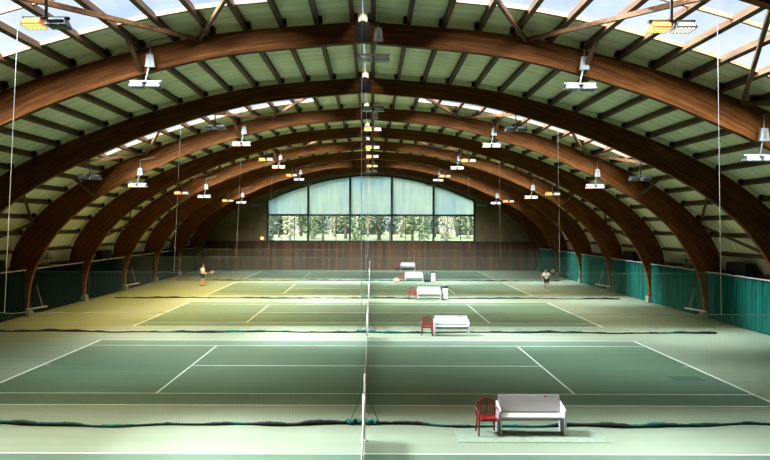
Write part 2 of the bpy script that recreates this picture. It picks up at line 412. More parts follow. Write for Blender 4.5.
# diagonal braces in the skylight bays
nbr=0
for b,(ya,yb) in enumerate(skybays):
    for side,sn in ((-1,'left'),(1,'right')):
        back=[5.3,12.6,20.2]; front=[1.7,8.9,16.4,22.6]
        seq=[(front[0],0),(back[0],1),(front[1],0),(back[1],1),(front[2],0),(back[2],1),(front[3],0)]
        for j in range(6):
            pts=[]
            for s,e in (seq[j],seq[j+1]):
                p,n=roof_at(min(s,arcs[-1]-.2),-.10); pts.append(hx(p,side,(yb-.06) if e else (ya+AW+.06)))
            m=MB(); m.bar(pts[0],pts[1],.10,.13)
            struct(m.build('roof_brace',M['brace']),f'{ORD[j]} diagonal brace from the ridge, {sn} half of {ORD[b]} skylight bay')

# ------------------------------------------------------------------ walls
zt=roof_at(arcs[-1],PD)[0]
for side,sn in ((-1,'left'),(1,'right')):
    m=MB(); m.box((XC+side*20.6,(Y0+Y1)/2,1.3),(.16,Y1-Y0,2.6)); struct(m.build(f'wall_{sn}',M['wall']),f'low side wall behind the {sn} green curtains')
m=MB(); m.box((XC,Y0-.1,6.2),(42,.2,12.6)); struct(m.build('wall_front',M['wall']),'plain wall behind the viewer')
# end wall with the big window opening
WX0,WX1=-11.85,11.72; ZS,ZT=3.28,6.24
def wtop(x):
    t=abs(x-(-.06))/11.8; return 10.78-2.9*t**1.9
mull=[-11.85,-7.22,-2.45,2.31,7.06,11.72]
topx=[WX0+(WX1-WX0)*i/40 for i in range(41)]
def rooftop(x):
    a=abs(x-XC)
    for p,q in zip(roofl,roofl[1:]):
        if p[0]<=a<=q[0]: return p[1]+(q[1]-p[1])*(a-p[0])/(q[0]-p[0])+.35
    return 2.6
m=MB(); yb=Y1
def strip(xs,lo,hi):
    for a,b in zip(xs,xs[1:]):
        m.hexa([(a,yb,lo(a)),(b,yb,lo(b)),(b,yb+.2,lo(b)),(a,yb+.2,lo(a)),(a,yb,hi(a)),(b,yb,hi(b)),(b,yb+.2,hi(b)),(a,yb+.2,hi(a))])
strip(topx,wtop,lambda x:max(rooftop(x),wtop(x)+.05))
strip([XC-20.6+(WX0-XC+20.6)*i/16 for i in range(17)],lambda x:ZS-.08-.8,lambda x:max(rooftop(x),ZS))
strip([WX1+(XC+20.6-WX1)*i/16 for i in range(17)],lambda x:ZS-.08-.8,lambda x:max(rooftop(x),ZS))
wb=struct(m.build('wall_back',M['wallb']),'end wall with olive plaster beside the big window')
m=MB(); m.box((XC,yb-.03,1.60),(41,.3,3.2)); m.build('wood_panelling',M['panel'],wb)
m=MB(); m.box((XC,yb-.2,3.22),(41,.10,.12)); m.build('panel_cap',M['frame'],wb)
m=MB(); m.box((-8.0,yb-.2,1.5),(.16,.05,3.0)); m.box((8.1,yb-.2,1.5),(.14,.05,3.0)); m.box((-12.6,yb-.2,1.5),(.1,.05,3.0)); m.box((11.9,yb-.2,1.5),(.1,.05,3.0)); m.build('dark_batten',M['frame'],wb)
# window_1
m=MB()
for a,b in zip(mull,mull[1:]):
    n=10; xs=[a+(b-a)*i/n for i in range(n+1)]
    for p,q in zip(xs,xs[1:]): m.face([(p,yb+.08,ZT),(q,yb+.08,ZT),(q,yb+.08,wtop(q)),(p,yb+.08,wtop(p))])
w=struct(m.build('window_1',M['rib']),'big arched end window, ribbed translucent sheets above clear panes')
m=MB()
for x in mull: m.box((x,yb+.05,(ZS+wtop(x))/2),(.22,.16,wtop(x)-ZS))
m.box(((WX0+WX1)/2,yb+.05,ZT),(WX1-WX0,.16,.22)); m.box(((WX0+WX1)/2,yb+.05,ZS),(WX1-WX0,.18,.14))
for p,q in zip(topx,topx[1:]): m.bar((p,yb+.05,wtop(p)),(q,yb+.05,wtop(q)),.14,.16)
m.build('window_frame',M['frame'],w)
m=MB()
for a,b in zip(mull,mull[1:]):
    for k in (1,2): m.box((a+(b-a)*k/3,yb+.05,(ZS+ZT)/2),(.07,.1,ZT-ZS))
m.build('glazing_bar',M['frame'],w)
m=MB()
for a,b in zip(mull,mull[1:]): m.face([(a,yb+.1,ZS),(b,yb+.1,ZS),(b,yb+.1,ZT),(a,yb+.1,ZT)])
m.build('clear_pane',M['clear'],w)

# ------------------------------------------------------------------ side curtains
def curtain(side,y0,y1,lab):
    t=thing('side_curtain',lab,'curtain',(XC+side*19.02,(y0+y1)/2,0),0,'green curtains along the hall sides')
    m=MB(); n=int((y1-y0)/.075); prev=None
    for i in range(n+1):
        y=(y0+.04)+(y1-y0-.08)*i/n-(y0+y1)/2; ph=i*.075/.30*2*math.pi
        x=.06*math.sin(ph)+.03*math.sin(ph*.37+1)
        a=m.bm.verts.new((x,y,.05)); b=m.bm.verts.new((x*.7,y,2.56))
        if prev: m.bm.faces.new((prev[0],a,b,prev[1]))
        prev=(a,b)
    m.build('curtain_cloth',M['curtain' if side>0 else 'curtain_shaded'],t,smooth=True)  # left side takes a darker copy of the cloth, shade put into its colour
    m=MB(); m.bar((-side*.08,-(y1-y0)/2+.03,2.60),(-side*.08,(y1-y0)/2-.03,2.60),.05,.06); m.build('curtain_rail',M['rail'],t)
cb=[(AY[i]+AW+.02,AY[i+1]-.02) for i in range(1,len(AY)-1)]+[(AY[-1]+AW+.02,Y1-.2)]
bw=['between the first and second full arches','between the second and third full arches','between the third and fourth full arches','between the fourth and fifth full arches',
    'between the fifth and sixth full arches','between the sixth and seventh full arches','between the seventh and the last arch','between the last arch and the end wall']
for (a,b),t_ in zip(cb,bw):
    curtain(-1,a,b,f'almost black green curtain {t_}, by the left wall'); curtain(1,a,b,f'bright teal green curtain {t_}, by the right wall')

# ------------------------------------------------------------------ divider nets
DY=[17.62,32.72,47.77,62.82]
dlab=['fine mesh divider net nearest the viewer, hanging before the front benches','mesh divider net just behind the second white bench','mesh divider net just behind the third white bench','mesh divider net just behind the fourth white bench']
for i,y in enumerate(DY):
    t=thing('divider_net',dlab[i],'net',(XC,y,0),0,'mesh divider nets between the courts')
    W=17.6; H=2.9
    WR=16.8 if i<2 else W
    xs=[-W+(W+WR)*k/160 for k in range(161)]
    ph=[random.uniform(0,6) for _ in range(6)]
    if i==0: W0=1
    def wav(x,amp=1): return amp*(.10*math.sin(x*.55+ph[0])+.07*math.sin(x*1.3+ph[1])+.04*math.sin(x*2.9+ph[2]))
    def top(x): return H+.018*math.sin(x*7.2+ph[3])*max(0,math.sin(x*.25+ph[4])+.4)-.02
    m=MB(); prev=None
    for x in xs:
        a=m.bm.verts.new((x,wav(x),.06)); b=m.bm.verts.new((x,wav(x)*.4,1.2)); c=m.bm.verts.new((x,0,top(x)))
        if prev: m.bm.faces.new((prev[0],a,b,prev[1])); m.bm.faces.new((prev[1],b,c,prev[2]))
        prev=(a,b,c)
    m.build('mesh_panel',M['netm'],t)
    m=MB(); pts=[]; rs=[]
    for k in range(401):
        x=-W+(W+WR)*k/400; r=.042+.014*math.sin(x*.8+ph[5])+.010*math.sin(x*5+ph[1])+random.uniform(-.006,.006)
        if abs(x-.05)<.40: r=.05
        pts.append((x,wav(x)-.05,max(.03,r))); rs.append(max(.03,r))
    m.tube(pts,rs,8); m.build('weighted_hem',M['hem'],t,smooth=True)
    m=MB(); m.tube([(x,0,top(x)) for x in xs],.006,5); m.build('top_cord',M['cord'],t)
    for rx,rt in ((-9.15,-8.82),(.04,.04),(9.32,9.2)):
        zr=[p for p in roofl if p[0]>=abs(rt)][0][1]
        m=MB(); m.tube([(rx,-.02,top(rx)),(rt,-.02,zr+.1)],.009,6); m.build('lift_rope',M['rope'],t)
    m=MB(); bp=[(-.36+.84*q/14,wav(.1)-.05+.05*math.sin(q*1.7),.075+.02*math.sin(q*2.3)) for q in range(15)]
    m.tube(bp,[.045+.028*abs(math.sin(q*1.1+i)) for q in range(15)],8); m.build('gathered_bundle',M['teal'],t,smooth=True)
    for sx in (-1,1):   # slack tie cords beside the tennis net posts
        m=MB(); m.tube([(.13+sx*(.03+.36*(q/8)**1.8),-.1-.2*(1-q/8),1.35-1.25*q/8) for q in range(9)],.008,5); m.build('tie_cord',M['darkcord'],t)

# ------------------------------------------------------------------ tennis nets
nlab=['tennis net nearest the viewer, its end post just before the first divider net','tennis net of the second court, white band seen end on','tennis net of the third court, seen end on behind the second divider',
      'tennis net of the fourth court, seen end on in front of the last divider','tennis net of the last court by the end wall']
for i,cy in enumerate(CY):
    t=thing('tennis_net',nlab[i],'tennis net',(XN,cy,0),0,'tennis nets seen end on')
    def nz(y): return .92+.15*(abs(y)/6.3)**2*.95
    ys_=[-6.3+12.6*k/30 for k in range(31)]
    m=MB()
    for a,b in zip(ys_,ys_[1:]): m.face([(0,a,.03),(0,b,.03),(0,b,nz(b)),(0,a,nz(a))])
    m.build('net_mesh',M['tnet'],t)
    m=MB()
    for a,b in zip(ys_,ys_[1:]): m.bar((0,a,nz(a)-.02),(0,b,nz(b)-.02),.022,.075)
    m.build('white_band',M['band'],t)
    m=MB(); m.box((0,0,.46),(.03,.05,.9)); m.build('centre_strap',M['band'],t)
    for s in (-1,1):
        m=MB(); m.tube([(0,s*6.4,0),(0,s*6.4,1.1)],.036,12); m.lathe([(.085,0),(.085,.02),(.055,.04)],(0,s*6.4,0)); m.ball((0,s*6.4,1.1),.037,(1,1,.6)); m.build('net_post',M['post'],t,smooth=True)

# ------------------------------------------------------------------ benches and chairs
def make_bench():
    t=thing('court_bench','','bench',(0,0,0))
    w=1.58
    m=MB(); m.bar((-w/2,.20,.70),(w/2,.20,.70),.035,.41,Vector((0,.22,1))); m.build('backrest',M['white'],t,bevel=.008)
    m=MB(); m.box((0,-.02,.435),(w,.44,.05)); m.build('seat',M['white'],t,bevel=.008)
    m=MB(); m.box((0,.16,.33),(w,.03,.13)); m.build('stretcher',M['white'],t,bevel=.005)
    for s in (-1,1):
        m=MB(); x=s*(w/2+.03)
        prof=[(-.27,0),(-.27,.60),(-.25,.635),(.27,.745),(.30,.72),(.28,0)]
        a=[m.bm.verts.new((x-.025,y,z)) for y,z in prof]; b=[m.bm.verts.new((x+.025,y,z)) for y,z in prof]
        m.bm.faces.new(a); m.bm.faces.new(b[::-1])
        for k in range(6): m.bm.faces.new((a[k],b[k],b[(k+1)%6],a[(k+1)%6]))
        m.build('side_panel',M['white'],t,bevel=.008)
    m=MB(); m.box((.42,.222,.875),(.07,.006,.035),None); lg=m.build('printed_mark',M['mark_r'],t); lg.location=(0,-.018,-.01)
    m=MB(); m.box((.58,.222,.872),(.20,.006,.018)); lg2=m.build('printed_line',M['mark_g'],t); lg2.location=(0,-.018,-.01)
    return t
bench=make_bench()
bl=['white board bench nearest the viewer, standing on the pale mat','second white board bench from the viewer, beside a red chair','white board bench with a lidded bag stand on its other side from the chair',
    'white board bench between a red chair and a black sports bag','white board bench standing against the brown end wall']
bpos=[(3.97,16.98),(3.76,32.05),(3.97,46.95),(3.85,61.6),(4.12,77.05)]
for i,(x,y) in enumerate(bpos):
    o=bench if i==0 else dup(bench)
    o.location=(x,y,.012 if i==0 else 0); o.scale=(.97,.97,.99); tag(o,bl[i],'bench','white benches beside the nets')
def make_chair():
    t=thing('plastic_chair','','chair',(0,0,0))
    m=MB(); m.box((0,0,.42),(.46,.44,.03)); m.box((0,-.21,.395),(.46,.03,.05)); m.build('seat',M['red'],t,bevel=.01)
    m=MB()
    arc=[]
    for k in range(15):
        a=math.pi*k/14; x=-.27*math.cos(a); z=.62+.24*math.sin(a); y=.19+.10*(z-.42)
        arc.append((x,y,z))
    m.tube([(-.25,.18,.42)]+arc+[(.25,.18,.42)],.022,8)
    for k in range(7):
        x=-.19+.38*k/6; zt=.62+.24*math.sqrt(max(0,1-(x/.27)**2))-.01
        m.bar((x,.19,.42),(x,.19+.10*(zt-.42),zt),.030,.014,(0,1,0))
    m.bar((-.24,.195,.50),(.24,.195,.50),.03,.02)
    m.build('backrest',M['red'],t)
    for s in (-1,1):
        m=MB(); m.tube([(s*.265,.20,.63),(s*.29,.05,.635),(s*.29,-.17,.63),(s*.275,-.22,.59)],.022,8); m.build('armrest',M['red'],t,smooth=True)
        m=MB(); m.tube([(s*.275,-.22,.60),(s*.27,-.22,.40),(s*.285,-.25,0)],[.024,.026,.02],8); m.build('leg',M['red'],t,smooth=True)
        m=MB(); m.tube([(s*.23,.19,.42),(s*.255,.25,0)],[.028,.02],8); m.build('leg',M['red'],t,smooth=True)
    return t
chair=make_chair()
cl=['red plastic chair beside the nearest white bench','red plastic chair beside the second white bench from the viewer','red plastic chair beside the third white bench from the viewer','red plastic chair beside the bench with the black sports bag','red plastic chair in shade against the brown end wall']
for i,(x,y) in enumerate([(2.88,16.93),(2.62,32.05),(2.84,46.95),(2.73,61.6),(2.98,77.1)]):
    o=chair if i==0 else dup(chair)
    o.location=(x,y,0); o.scale=(.92,.92,.97); o.rotation_euler=(0,0,R([4,-3,6,-8,5][i])); tag(o,cl[i],'chair','red plastic chairs')
# bag stands
def make_stand():
    t=thing('bag_stand','','waste bin')
    m=MB(); m.tube([(-.14,0,.0),(-.14,0,.92)],.03,8); m.box((-.05,0,.02),(.36,.3,.03)); m.build('pole',M['black'],t)
    m=MB(); m.lathe([(.23,.88),(.24,.90),(.24,.95),(.20,.98)],(.10,0,0)); m.build('lid',M['black'],t)
    m=MB(); m.lathe([(.14,.06),(.19,.12),(.20,.5),(.17,.86)],(.11,0,0),14); m.build('bin_bag',M['bag'],t,smooth=True)
    return t
st=make_stand(); st.location=(4.98,47.0,0); tag(st,'black lidded bag stand next to the third white bench','waste bin','bag stands beside benches')
o=dup(st); o.location=(5.45,61.3,0); tag(o,'black lidded bag stand beyond the black sports bag','waste bin','bag stands beside benches')
def sportsbag(x,y,mt,lab,w):
    t=thing('sports_bag',lab,'bag',(x,y,0))
    m=MB(); m.ball((0,0,.17),.2,(w,.8,.86),16); b=m.build('bag_body',mt,t,smooth=True)
    m=MB(); m.tube([(-.2,0,.28),(-.1,0,.42),(.1,0,.42),(.2,0,.28)],.014,6); m.build('handle',mt,t)
sportsbag(5.0,61.45,M['blackcloth'],'black sports bag on the floor beside the fourth white bench',1.7)
sportsbag(2.25,61.3,M['pink'],'pale pink bag on the floor beside a red chair',1.5)

# ------------------------------------------------------------------ brooms, fans, heaters, sconce
def broom(x,y,side,lab):
    t=thing('court_broom',lab,'broom',(x,y,0),0,'court brooms hung at the arch feet')
    m=MB(); m.box((0,0,.50),(1.15,.10,.09),Matrix.Rotation(R(side*9),4,'Y')); m.build('broom_head',M['bristle'],t,bevel=.01)
    m=MB(); m.tube([(-side*.25,0,.54),(side*.15,.12,1.75)],.016,8); m.build('handle',M['wood'],t)
    m=MB(); m.box((side*.15,.14,1.74),(.08,.08,.05)); m.box((side*.18,.05,.43),(.06,.16,.04)); m.build('hook',M['steel_dark'],t)
broom(XC+18.22,AY[3]-.12,1,'broom with wide pale head hung on the third full arch foot by the bright curtain')
broom(XC+18.22,AY[5]-.12,1,'broom with pale head hung on the fifth full arch foot by the bright curtain')
broom(XC-18.22,AY[3]-.12,-1,'broom with wide pale head hung on the third full arch foot by the dark curtain')
broom(XC-18.22,AY[5]-.12,-1,'broom with pale head hung on the fifth full arch foot by the dark curtain')
for side,lab in ((-1,'round fan on a bracket above the dark curtain'),(1,'round fan on a bracket above the bright curtain')):
    t=thing('wall_fan',lab,'fan',(XC+side*19.45,41.5,2.66))
    m=MB()
    for r in (.34,.22): m.tube([(r*math.cos(a*math.pi/12),-.02,.42+r*math.sin(a*math.pi/12)) for a in range(25)],.032 if r>.3 else .016,6,False)
    for a in range(6): m.bar((0,-.02,.42),(.33*math.cos(a*math.pi/3),-.02,.42+.33*math.sin(a*math.pi/3)),.012,.012)
    m.build('guard',M['rail'],t)
    m=MB(); m.ball((0,.02,.42),.09,(1,1,1)); m.build('motor',M['lampbody'],t,smooth=True)
    for a in range(4):
        mm=Matrix.Translation((0,.05,.42))@Matrix.Rotation(a*math.pi/2,4,'Y')@Matrix.Rotation(.5,4,'X'); m=MB(); m.box((.17,0,0),(.22,.01,.12),mm); m.build('blade',M['lampbody'],t)
    m=MB(); m.bar((-side*.8,0,.03),(side*.35,0,.03),.06,.05); m.bar((0,0,.03),(0,.02,.36),.05,.05); m.build('bracket',M['rail'],t)
for i,(side,y) in enumerate(((1,36.0),(1,51.2),(-1,51.2),(-1,36.0))):
    lab=['dark box heater above the bright curtain, near one','dark box heater above the bright curtain, far one','dark box heater above the dark curtain, far one','dark box heater above the dark curtain, near one'][i]
    t=thing('wall_heater',lab,'heater',(XC+side*19.75,y,2.55),0,'dark heaters above the curtains')
    m=MB(); m.box((0,0,.35),(.5,1.9,.62)); m.build('casing',M['black'],t,bevel=.02)
    m=MB()
    for k in range(6): m.box((-side*.27,0,.14+.085*k),(.03,1.7,.03))
    m.build('grille',M['steel_dark'],t)
    m=MB(); m.box((0,-.7,.01),(.3,.06,.08)); m.box((0,.7,.01),(.3,.06,.08)); m.build('bracket',M['steel_dark'],t)
t=thing('wall_sconce','small glowing orange wall lamp at the lower corner of the end window','lamp',(-12.45,Y1-.02,3.55))
m=MB(); m.box((0,-.03,0),(.14,.06,.25)); m.build('backplate',M['steel_dark'],t)
m=MB(); m.ball((0,-.13,.03),.15,(1,.7,1)); m.build('lamp_shade',M['sconce'],t,smooth=True)

# ------------------------------------------------------------------ twin hall lamps
def make_lamp(lit,boxed):
    """origin at the lamp bar; hangs from a rod. lit: 0 off, 1 lit both, 2 only one lit"""
    t=thing('twin_floodlight','','lamp')
    m=MB(); m.box((0,0,.06),(1.02,.10,.06)); m.build('mounting_bar',M['box'] if boxed else M['lampbody'],t,bevel=.008)
    for s in (-1,1):
        body=M['box'] if boxed else M['lampbody']
        m=MB(); x=s*.27
        m.hexa([(x-.23,-.20,-.12),(x+.23,-.20,-.12),(x+.23,.20,-.12),(x-.23,.20,-.12),(x-.17,-.11,.05),(x+.17,-.11,.05),(x+.17,.11,.05),(x-.17,.11,.05)])
        h=m.build('lamp_head',body if not (lit and s<0 and not boxed) else M['reflo'],t)
        on=(lit==1) or (lit==2 and s<0)
        lm=(M['lens_o'] if s<0 else M['lens_w']) if on else M['lens_off']
        m=MB(); m.box((x,-.165,-.055),(.36,.03,.085),None); m.box((x,0,-.128),(.40,.34,.015)); m.build('lens',lm,h)
        m=MB()
        for k in range(5): m.box((x-.18+.09*k,.0,-.14),(.012,.38,.03))
        m.build('louvre',M['lampbody'],h)
    rl=1.0 if boxed else 1.4
    m=MB(); m.bar((0,0,.08),(.10 if boxed else 0,.0,.55),.05,.05)
    if not boxed: m.bar((0,0,.5),(0,0,rl),.04,.04)
    m.build('hanger_rod',M['lampbody'],t)
    if boxed:
        m=MB(); m.hexa([(-.02,-.06,.5),(.30,-.06,.5),(.30,.08,.5),(-.02,.08,.5),(.03,-.06,.92),(.25,-.06,.92),(.25,.08,.92),(.03,.08,.92)]); m.build('ballast_box',M['box'],t,bevel=.01)
        m=MB(); m.box((.14,-.07,.70),(.08,.02,.24)); m.build('box_panel',M['lampbody'],t)
        m=MB(); m.tube([(.14,0,.9),(.14,0,1.35),(.9,.02,1.5)],.018,6); m.build('conduit',M['rail'],t)
    return t
protos={}
LX=[-12.65,-6.9,.36,6.92,12.65]; LZ=[7.36,9.66,10.52,9.62,7.36]
pos_word=['leftmost','second from left','central','fourth from left','rightmost']
rows=[(15.1,2,[1,3],False,'the skylight bay nearest the viewer'),(AY[1]-.3,0,[1,2,3,4],True,'the first full arch'),(31.4,0,range(5),False,'the second full arch'),
      (AY[3]-.3,1,range(5),True,'the third full arch'),(46.6,1,range(5),False,'the fourth full arch'),(AY[5]-.3,1,range(5),True,'the fifth full arch'),
      (61.6,1,range(5),False,'the sixth full arch'),(AY[7]-.3,0,range(5),True,'the seventh full arch'),(76.4,0,range(5),False,'the end window')]
LIT=[]
for ri,(y,lit,ids,boxed,where) in enumerate(rows):
    for i in ids:
        l=lit
        if ri==0 and i==3: l=1
        key=(l,boxed)
        if key not in protos: protos[key]=make_lamp(*key); o=protos[key]
        else: o=dup(protos[key])
        o.location=(XC+LX[i],y,LZ[i])
        state={0:'unlit',1:'glowing',2:'half-lit'}[l]
        prep='in' if ri==0 else 'at'
        tag(o,f'{state} twin floodlight {prep} {where}, {pos_word[i]} of its row','lamp','twin floodlights under the roof')
        if l: LIT.append((XC+LX[i],y,LZ[i],ri))

# ------------------------------------------------------------------ people
def skinned(verts,edges,root,sub=2):
    names=list(verts); idx={n:i for i,n in enumerate(names)}
    me=bpy.data.meshes.new('tmp'); me.from_pydata([verts[n][:3] for n in names],[(idx[a],idx[b]) for a,b in edges],[])
    o=link(bpy.data.objects.new('tmp',me)); o.modifiers.new('s','SKIN')
    for n in names:
        v=me.skin_vertices[0].data[idx[n]]; r=verts[n][3]; v.radius=r if isinstance(r,tuple) else (r,r); v.use_root=(n==root); v.use_loose=False
    u=o.modifiers.new('u','SUBSURF'); u.levels=sub; u.render_levels=sub
    dg=bpy.context.evaluated_depsgraph_get(); dg.update()
    res=bpy.data.meshes.new_from_object(o.evaluated_get(dg)); bpy.data.objects.remove(o); bpy.data.meshes.remove(me)
    return res
def addmesh(me,name,mt,parent):
    me.name=name; me.materials.clear(); me.materials.append(mt)
    for p in me.polygons: p.use_smooth=True
    o=link(bpy.data.objects.new(name,me)); o.parent=parent; return o
def person(loc,rz,lab,J,shoe,grip_dir):
    """figure faces -Y locally; J: joint table"""
    t=thing('person',lab,'person',loc,rz)
    V=dict(pel=(*J['pel'],(.15,.11)),spine=(*J['spine'],(.135,.10)),chest=(*J['chest'],(.16,.11)),neck=(*J['neck'],.055),
           hb=(*J['hb'],(.068,.078)),hm=(*J['hm'],(.078,.095)),ht=(*J['ht'],(.06,.07)))
    E=[('pel','spine'),('spine','chest'),('chest','neck'),('neck','hb'),('hb','hm'),('hm','ht')]
    f=(Vector(J['nose'])-Vector(J['hm'])).normalized()
    V['nose']=(*(Vector(J['hm'])+f*.105+Vector((0,0,-.02))),.016); E.append(('hm','nose'))
    for s in 'lr':
        sh,el,wr,hd=[Vector(J[s+k]) for k in ('sh','el','wr','hd')]
        V[s+'sh']=(*sh,.062); V[s+'el']=(*el,.043); V[s+'wr']=(*wr,.030); V[s+'pm']=(*((wr+hd)/2),(.040,.022)); 
        E+=[('chest',s+'sh'),(s+'sh',s+'el'),(s+'el',s+'wr'),(s+'wr',s+'pm')]
        d=(hd-wr).normalized(); side=d.cross(Vector((0,0,1)))
        if side.length<.1: side=d.cross(Vector((0,1,0)))
        side.normalize(); curl=d.cross(side)
        base=(wr+hd)/2
        for k in range(4):
            o=side*(.030-.02*k); L=(.075,.085,.08,.062)[k]
            V[f'{s}f{k}']=(*(base+d*.045+o),.0095); V[f'{s}g{k}']=(*(base+d*(.045+L*.55)+o+curl*.012),.0085); V[f'{s}h{k}']=(*(base+d*(.045+L*.8)+o+curl*.04),.0075)
            E+=[(s+'pm',f'{s}f{k}'),(f'{s}f{k}',f'{s}g{k}'),(f'{s}g{k}',f'{s}h{k}')]
        V[s+'t0']=(*(base-d*.02+side*.045),.011); V[s+'t1']=(*(base+d*.03+side*.06+curl*.02),.009)
        E+=[(s+'pm',s+'t0'),(s+'t0',s+'t1')]
        V[s+'hip']=(*J[s+'hip'],.095); V[s+'kn']=(*J[s+'kn'],.060); V[s+'cf']=(*(Vector(J[s+'kn'])*.65+Vector(J[s+'an'])*.35+Vector((0,.02,0))),.056); V[s+'an']=(*J[s+'an'],.038)
        fd=Vector(J[s+'to'])-Vector(J[s+'an']); V[s+'to']=(*J[s+'to'],.035)
        E+=[('pel',s+'hip'),(s+'hip',s+'kn'),(s+'kn',s+'cf'),(s+'cf',s+'an'),(s+'an',s+'to')]
    addmesh(skinned(V,E,'pel'),'body',M['skin'],t)
    g=.028
    def grow(n,k=g):
        r=V[n][3]; r=tuple(q+k for q in r) if isinstance(r,tuple) else r+k
        return (*V[n][:3],r)
    sv={n:grow(n) for n in ('pel','spine','chest')}; sv['pel']=(*(Vector(J['pel'])+Vector((0,0,-.02))),(.175,.135))
    sv['collar']=(*(Vector(J['chest'])*.25+Vector(J['neck'])*.75),(.085,.085))
    se=[('pel','spine'),('spine','chest'),('chest','collar')]
    for s in 'lr':
        sv[s+'sh']=grow(s+'sh',.022); e=Vector(J[s+'sh'])*.35+Vector(J[s+'el'])*.65; sv[s+'el']=(*e,.068)
        se+=[('chest',s+'sh'),(s+'sh',s+'el')]
    addmesh(skinned(sv,se,'spine'),'shirt',M['shirt'],t)
    pv=dict(pel=(*(Vector(J['pel'])+Vector((0,0,-.04))),(.172,.135))); pe=[]
    for s in 'lr':
        pv[s+'hip']=(*J[s+'hip'],.115); pv[s+'kn']=(*(Vector(J[s+'hip'])*.25+Vector(J[s+'kn'])*.75),.098); pe+=[('pel',s+'hip'),(s+'hip',s+'kn')]
    addmesh(skinned(pv,pe,'pel'),'shorts',M['shorts'],t)
    for s in 'lr':
        an,to=Vector(J[s+'an']),Vector(J[s+'to']); d=(to-an); d.z=0; d.normalize()
        m=MB(); c=an+d*.07; c.z=.05+min(an.z,to.z)-.07
        rot=Matrix.Translation(c)@Matrix.Rotation(math.atan2(d.y,d.x),4,'Z')
        bmesh.ops.create_uvsphere(m.bm,u_segments=14,v_segments=9,radius=.1,matrix=rot@Matrix.Diagonal((1.45,.52,.62,1)))
        for v in m.bm.verts: v.co.z=max(v.co.z,c.z-.045)
        m.build('shoe',shoe,t,smooth=True)
    m=MB(); hm=Vector(J['hm']); ht=Vector(J['ht'])
    bmesh.ops.create_uvsphere(m.bm,u_segments=16,v_segments=12,radius=.112,matrix=Matrix.Translation(hm+Vector((0,0,.035))-f*.022)@Matrix.Diagonal((.92,1.0,1.0,1)))
    bmesh.ops.delete(m.bm,geom=[v for v in m.bm.verts if (v.co-hm).dot(f)>.03 and v.co.z<hm.z+.055 or v.co.z<hm.z-.06],context='VERTS')
    m.build('hair',M['hair'],t,smooth=True)
    sd=f.cross(Vector((0,0,1))).normalized()
    for q in (-1,1):
        m=MB(); m.ball(hm+f*.082+sd*q*.032+Vector((0,0,.012)),.011,n=8); m.build('eye',M['black'],t)
        m=MB(); m.ball(hm+sd*q*.088+Vector((0,0,-.005)),.03,(.5,.7,1),8); m.build('ear',M['skin'],t,smooth=True)
    m=MB(); m.ball(hm+f*.083+Vector((0,0,-.062)),.022,(1,.6,.35),8); m.build('mouth',M['shoe'],t)
    return t
def racket(p,d,nrm,lab):
    """p: butt of the grip, d: axis"""
    d=Vector(d).normalized(); n=Vector(nrm); n=(n-d*n.dot(d)).normalized(); s=d.cross(n)
    t=thing('tennis_racket',lab,'racket',p); mt=Matrix((s,n,d)).transposed().to_4x4()
    m=MB(); m.tube([mt@Vector((0,0,-.04)),mt@Vector((0,0,.17))],.016,8); m.build('grip',M['black'],t)
    m=MB(); m.tube([mt@Vector(v) for v in [(0,0,.17),(0,0,.26)]],.011,8)
    for q in (-1,1): m.tube([mt@Vector((0,0,.25)),mt@Vector((q*.06,0,.36))],.009,6)
    m.tube([mt@Vector((.125*math.cos(a*math.pi/12),0,.50+.165*math.sin(a*math.pi/12))) for a in range(25)],.013,6,False); m.build('frame',M['racket'],t)
    m=MB(); m.bm.faces.new([m.bm.verts.new((.125*math.cos(a*math.pi/12),0,.50+.165*math.sin(a*math.pi/12))) for a in range(24)])
    o=m.build('strings',M['string'],t); o.matrix_local=mt
# figure by the dark curtain: standing, turned towards the net, racket held in front
JA=dict(pel=(0,0,.95),spine=(0,-.01,1.13),chest=(0,-.03,1.36),neck=(0,-.05,1.52),hb=(0,-.07,1.60),hm=(0,-.08,1.68),ht=(0,-.06,1.78),nose=(0,-.25,1.66),
 lsh=(.19,-.02,1.43),lel=(.23,-.06,1.15),lwr=(.13,-.28,1.06),lhd=(.06,-.36,1.06),rsh=(-.19,-.02,1.43),rel=(-.25,-.06,1.15),rwr=(-.15,-.30,1.04),rhd=(-.08,-.38,1.04),
 lhip=(.10,0,.90),lkn=(.11,-.10,.50),lan=(.12,.02,.09),lto=(.13,-.14,.05),rhip=(-.10,0,.90),rkn=(-.11,.0,.50),ran=(-.12,.12,.09),rto=(-.13,-.04,.05))
pa=person((-14.2,57.4,0),R(78),'player in white shirt and dark shorts holding a racket near the dark curtain',JA,M['shoe'],None)
def world(p,loc,rz): return Matrix.Translation(loc)@Matrix.Rotation(rz,4,'Z')@Vector(p)
racket(world((-.03,-.37,1.05),(-14.2,57.4,0),R(78)),world((.15,-.45,.10),(0,0,0),R(78)),(.3,-1,.1),'orange-framed racket held by the player near the dark curtain')
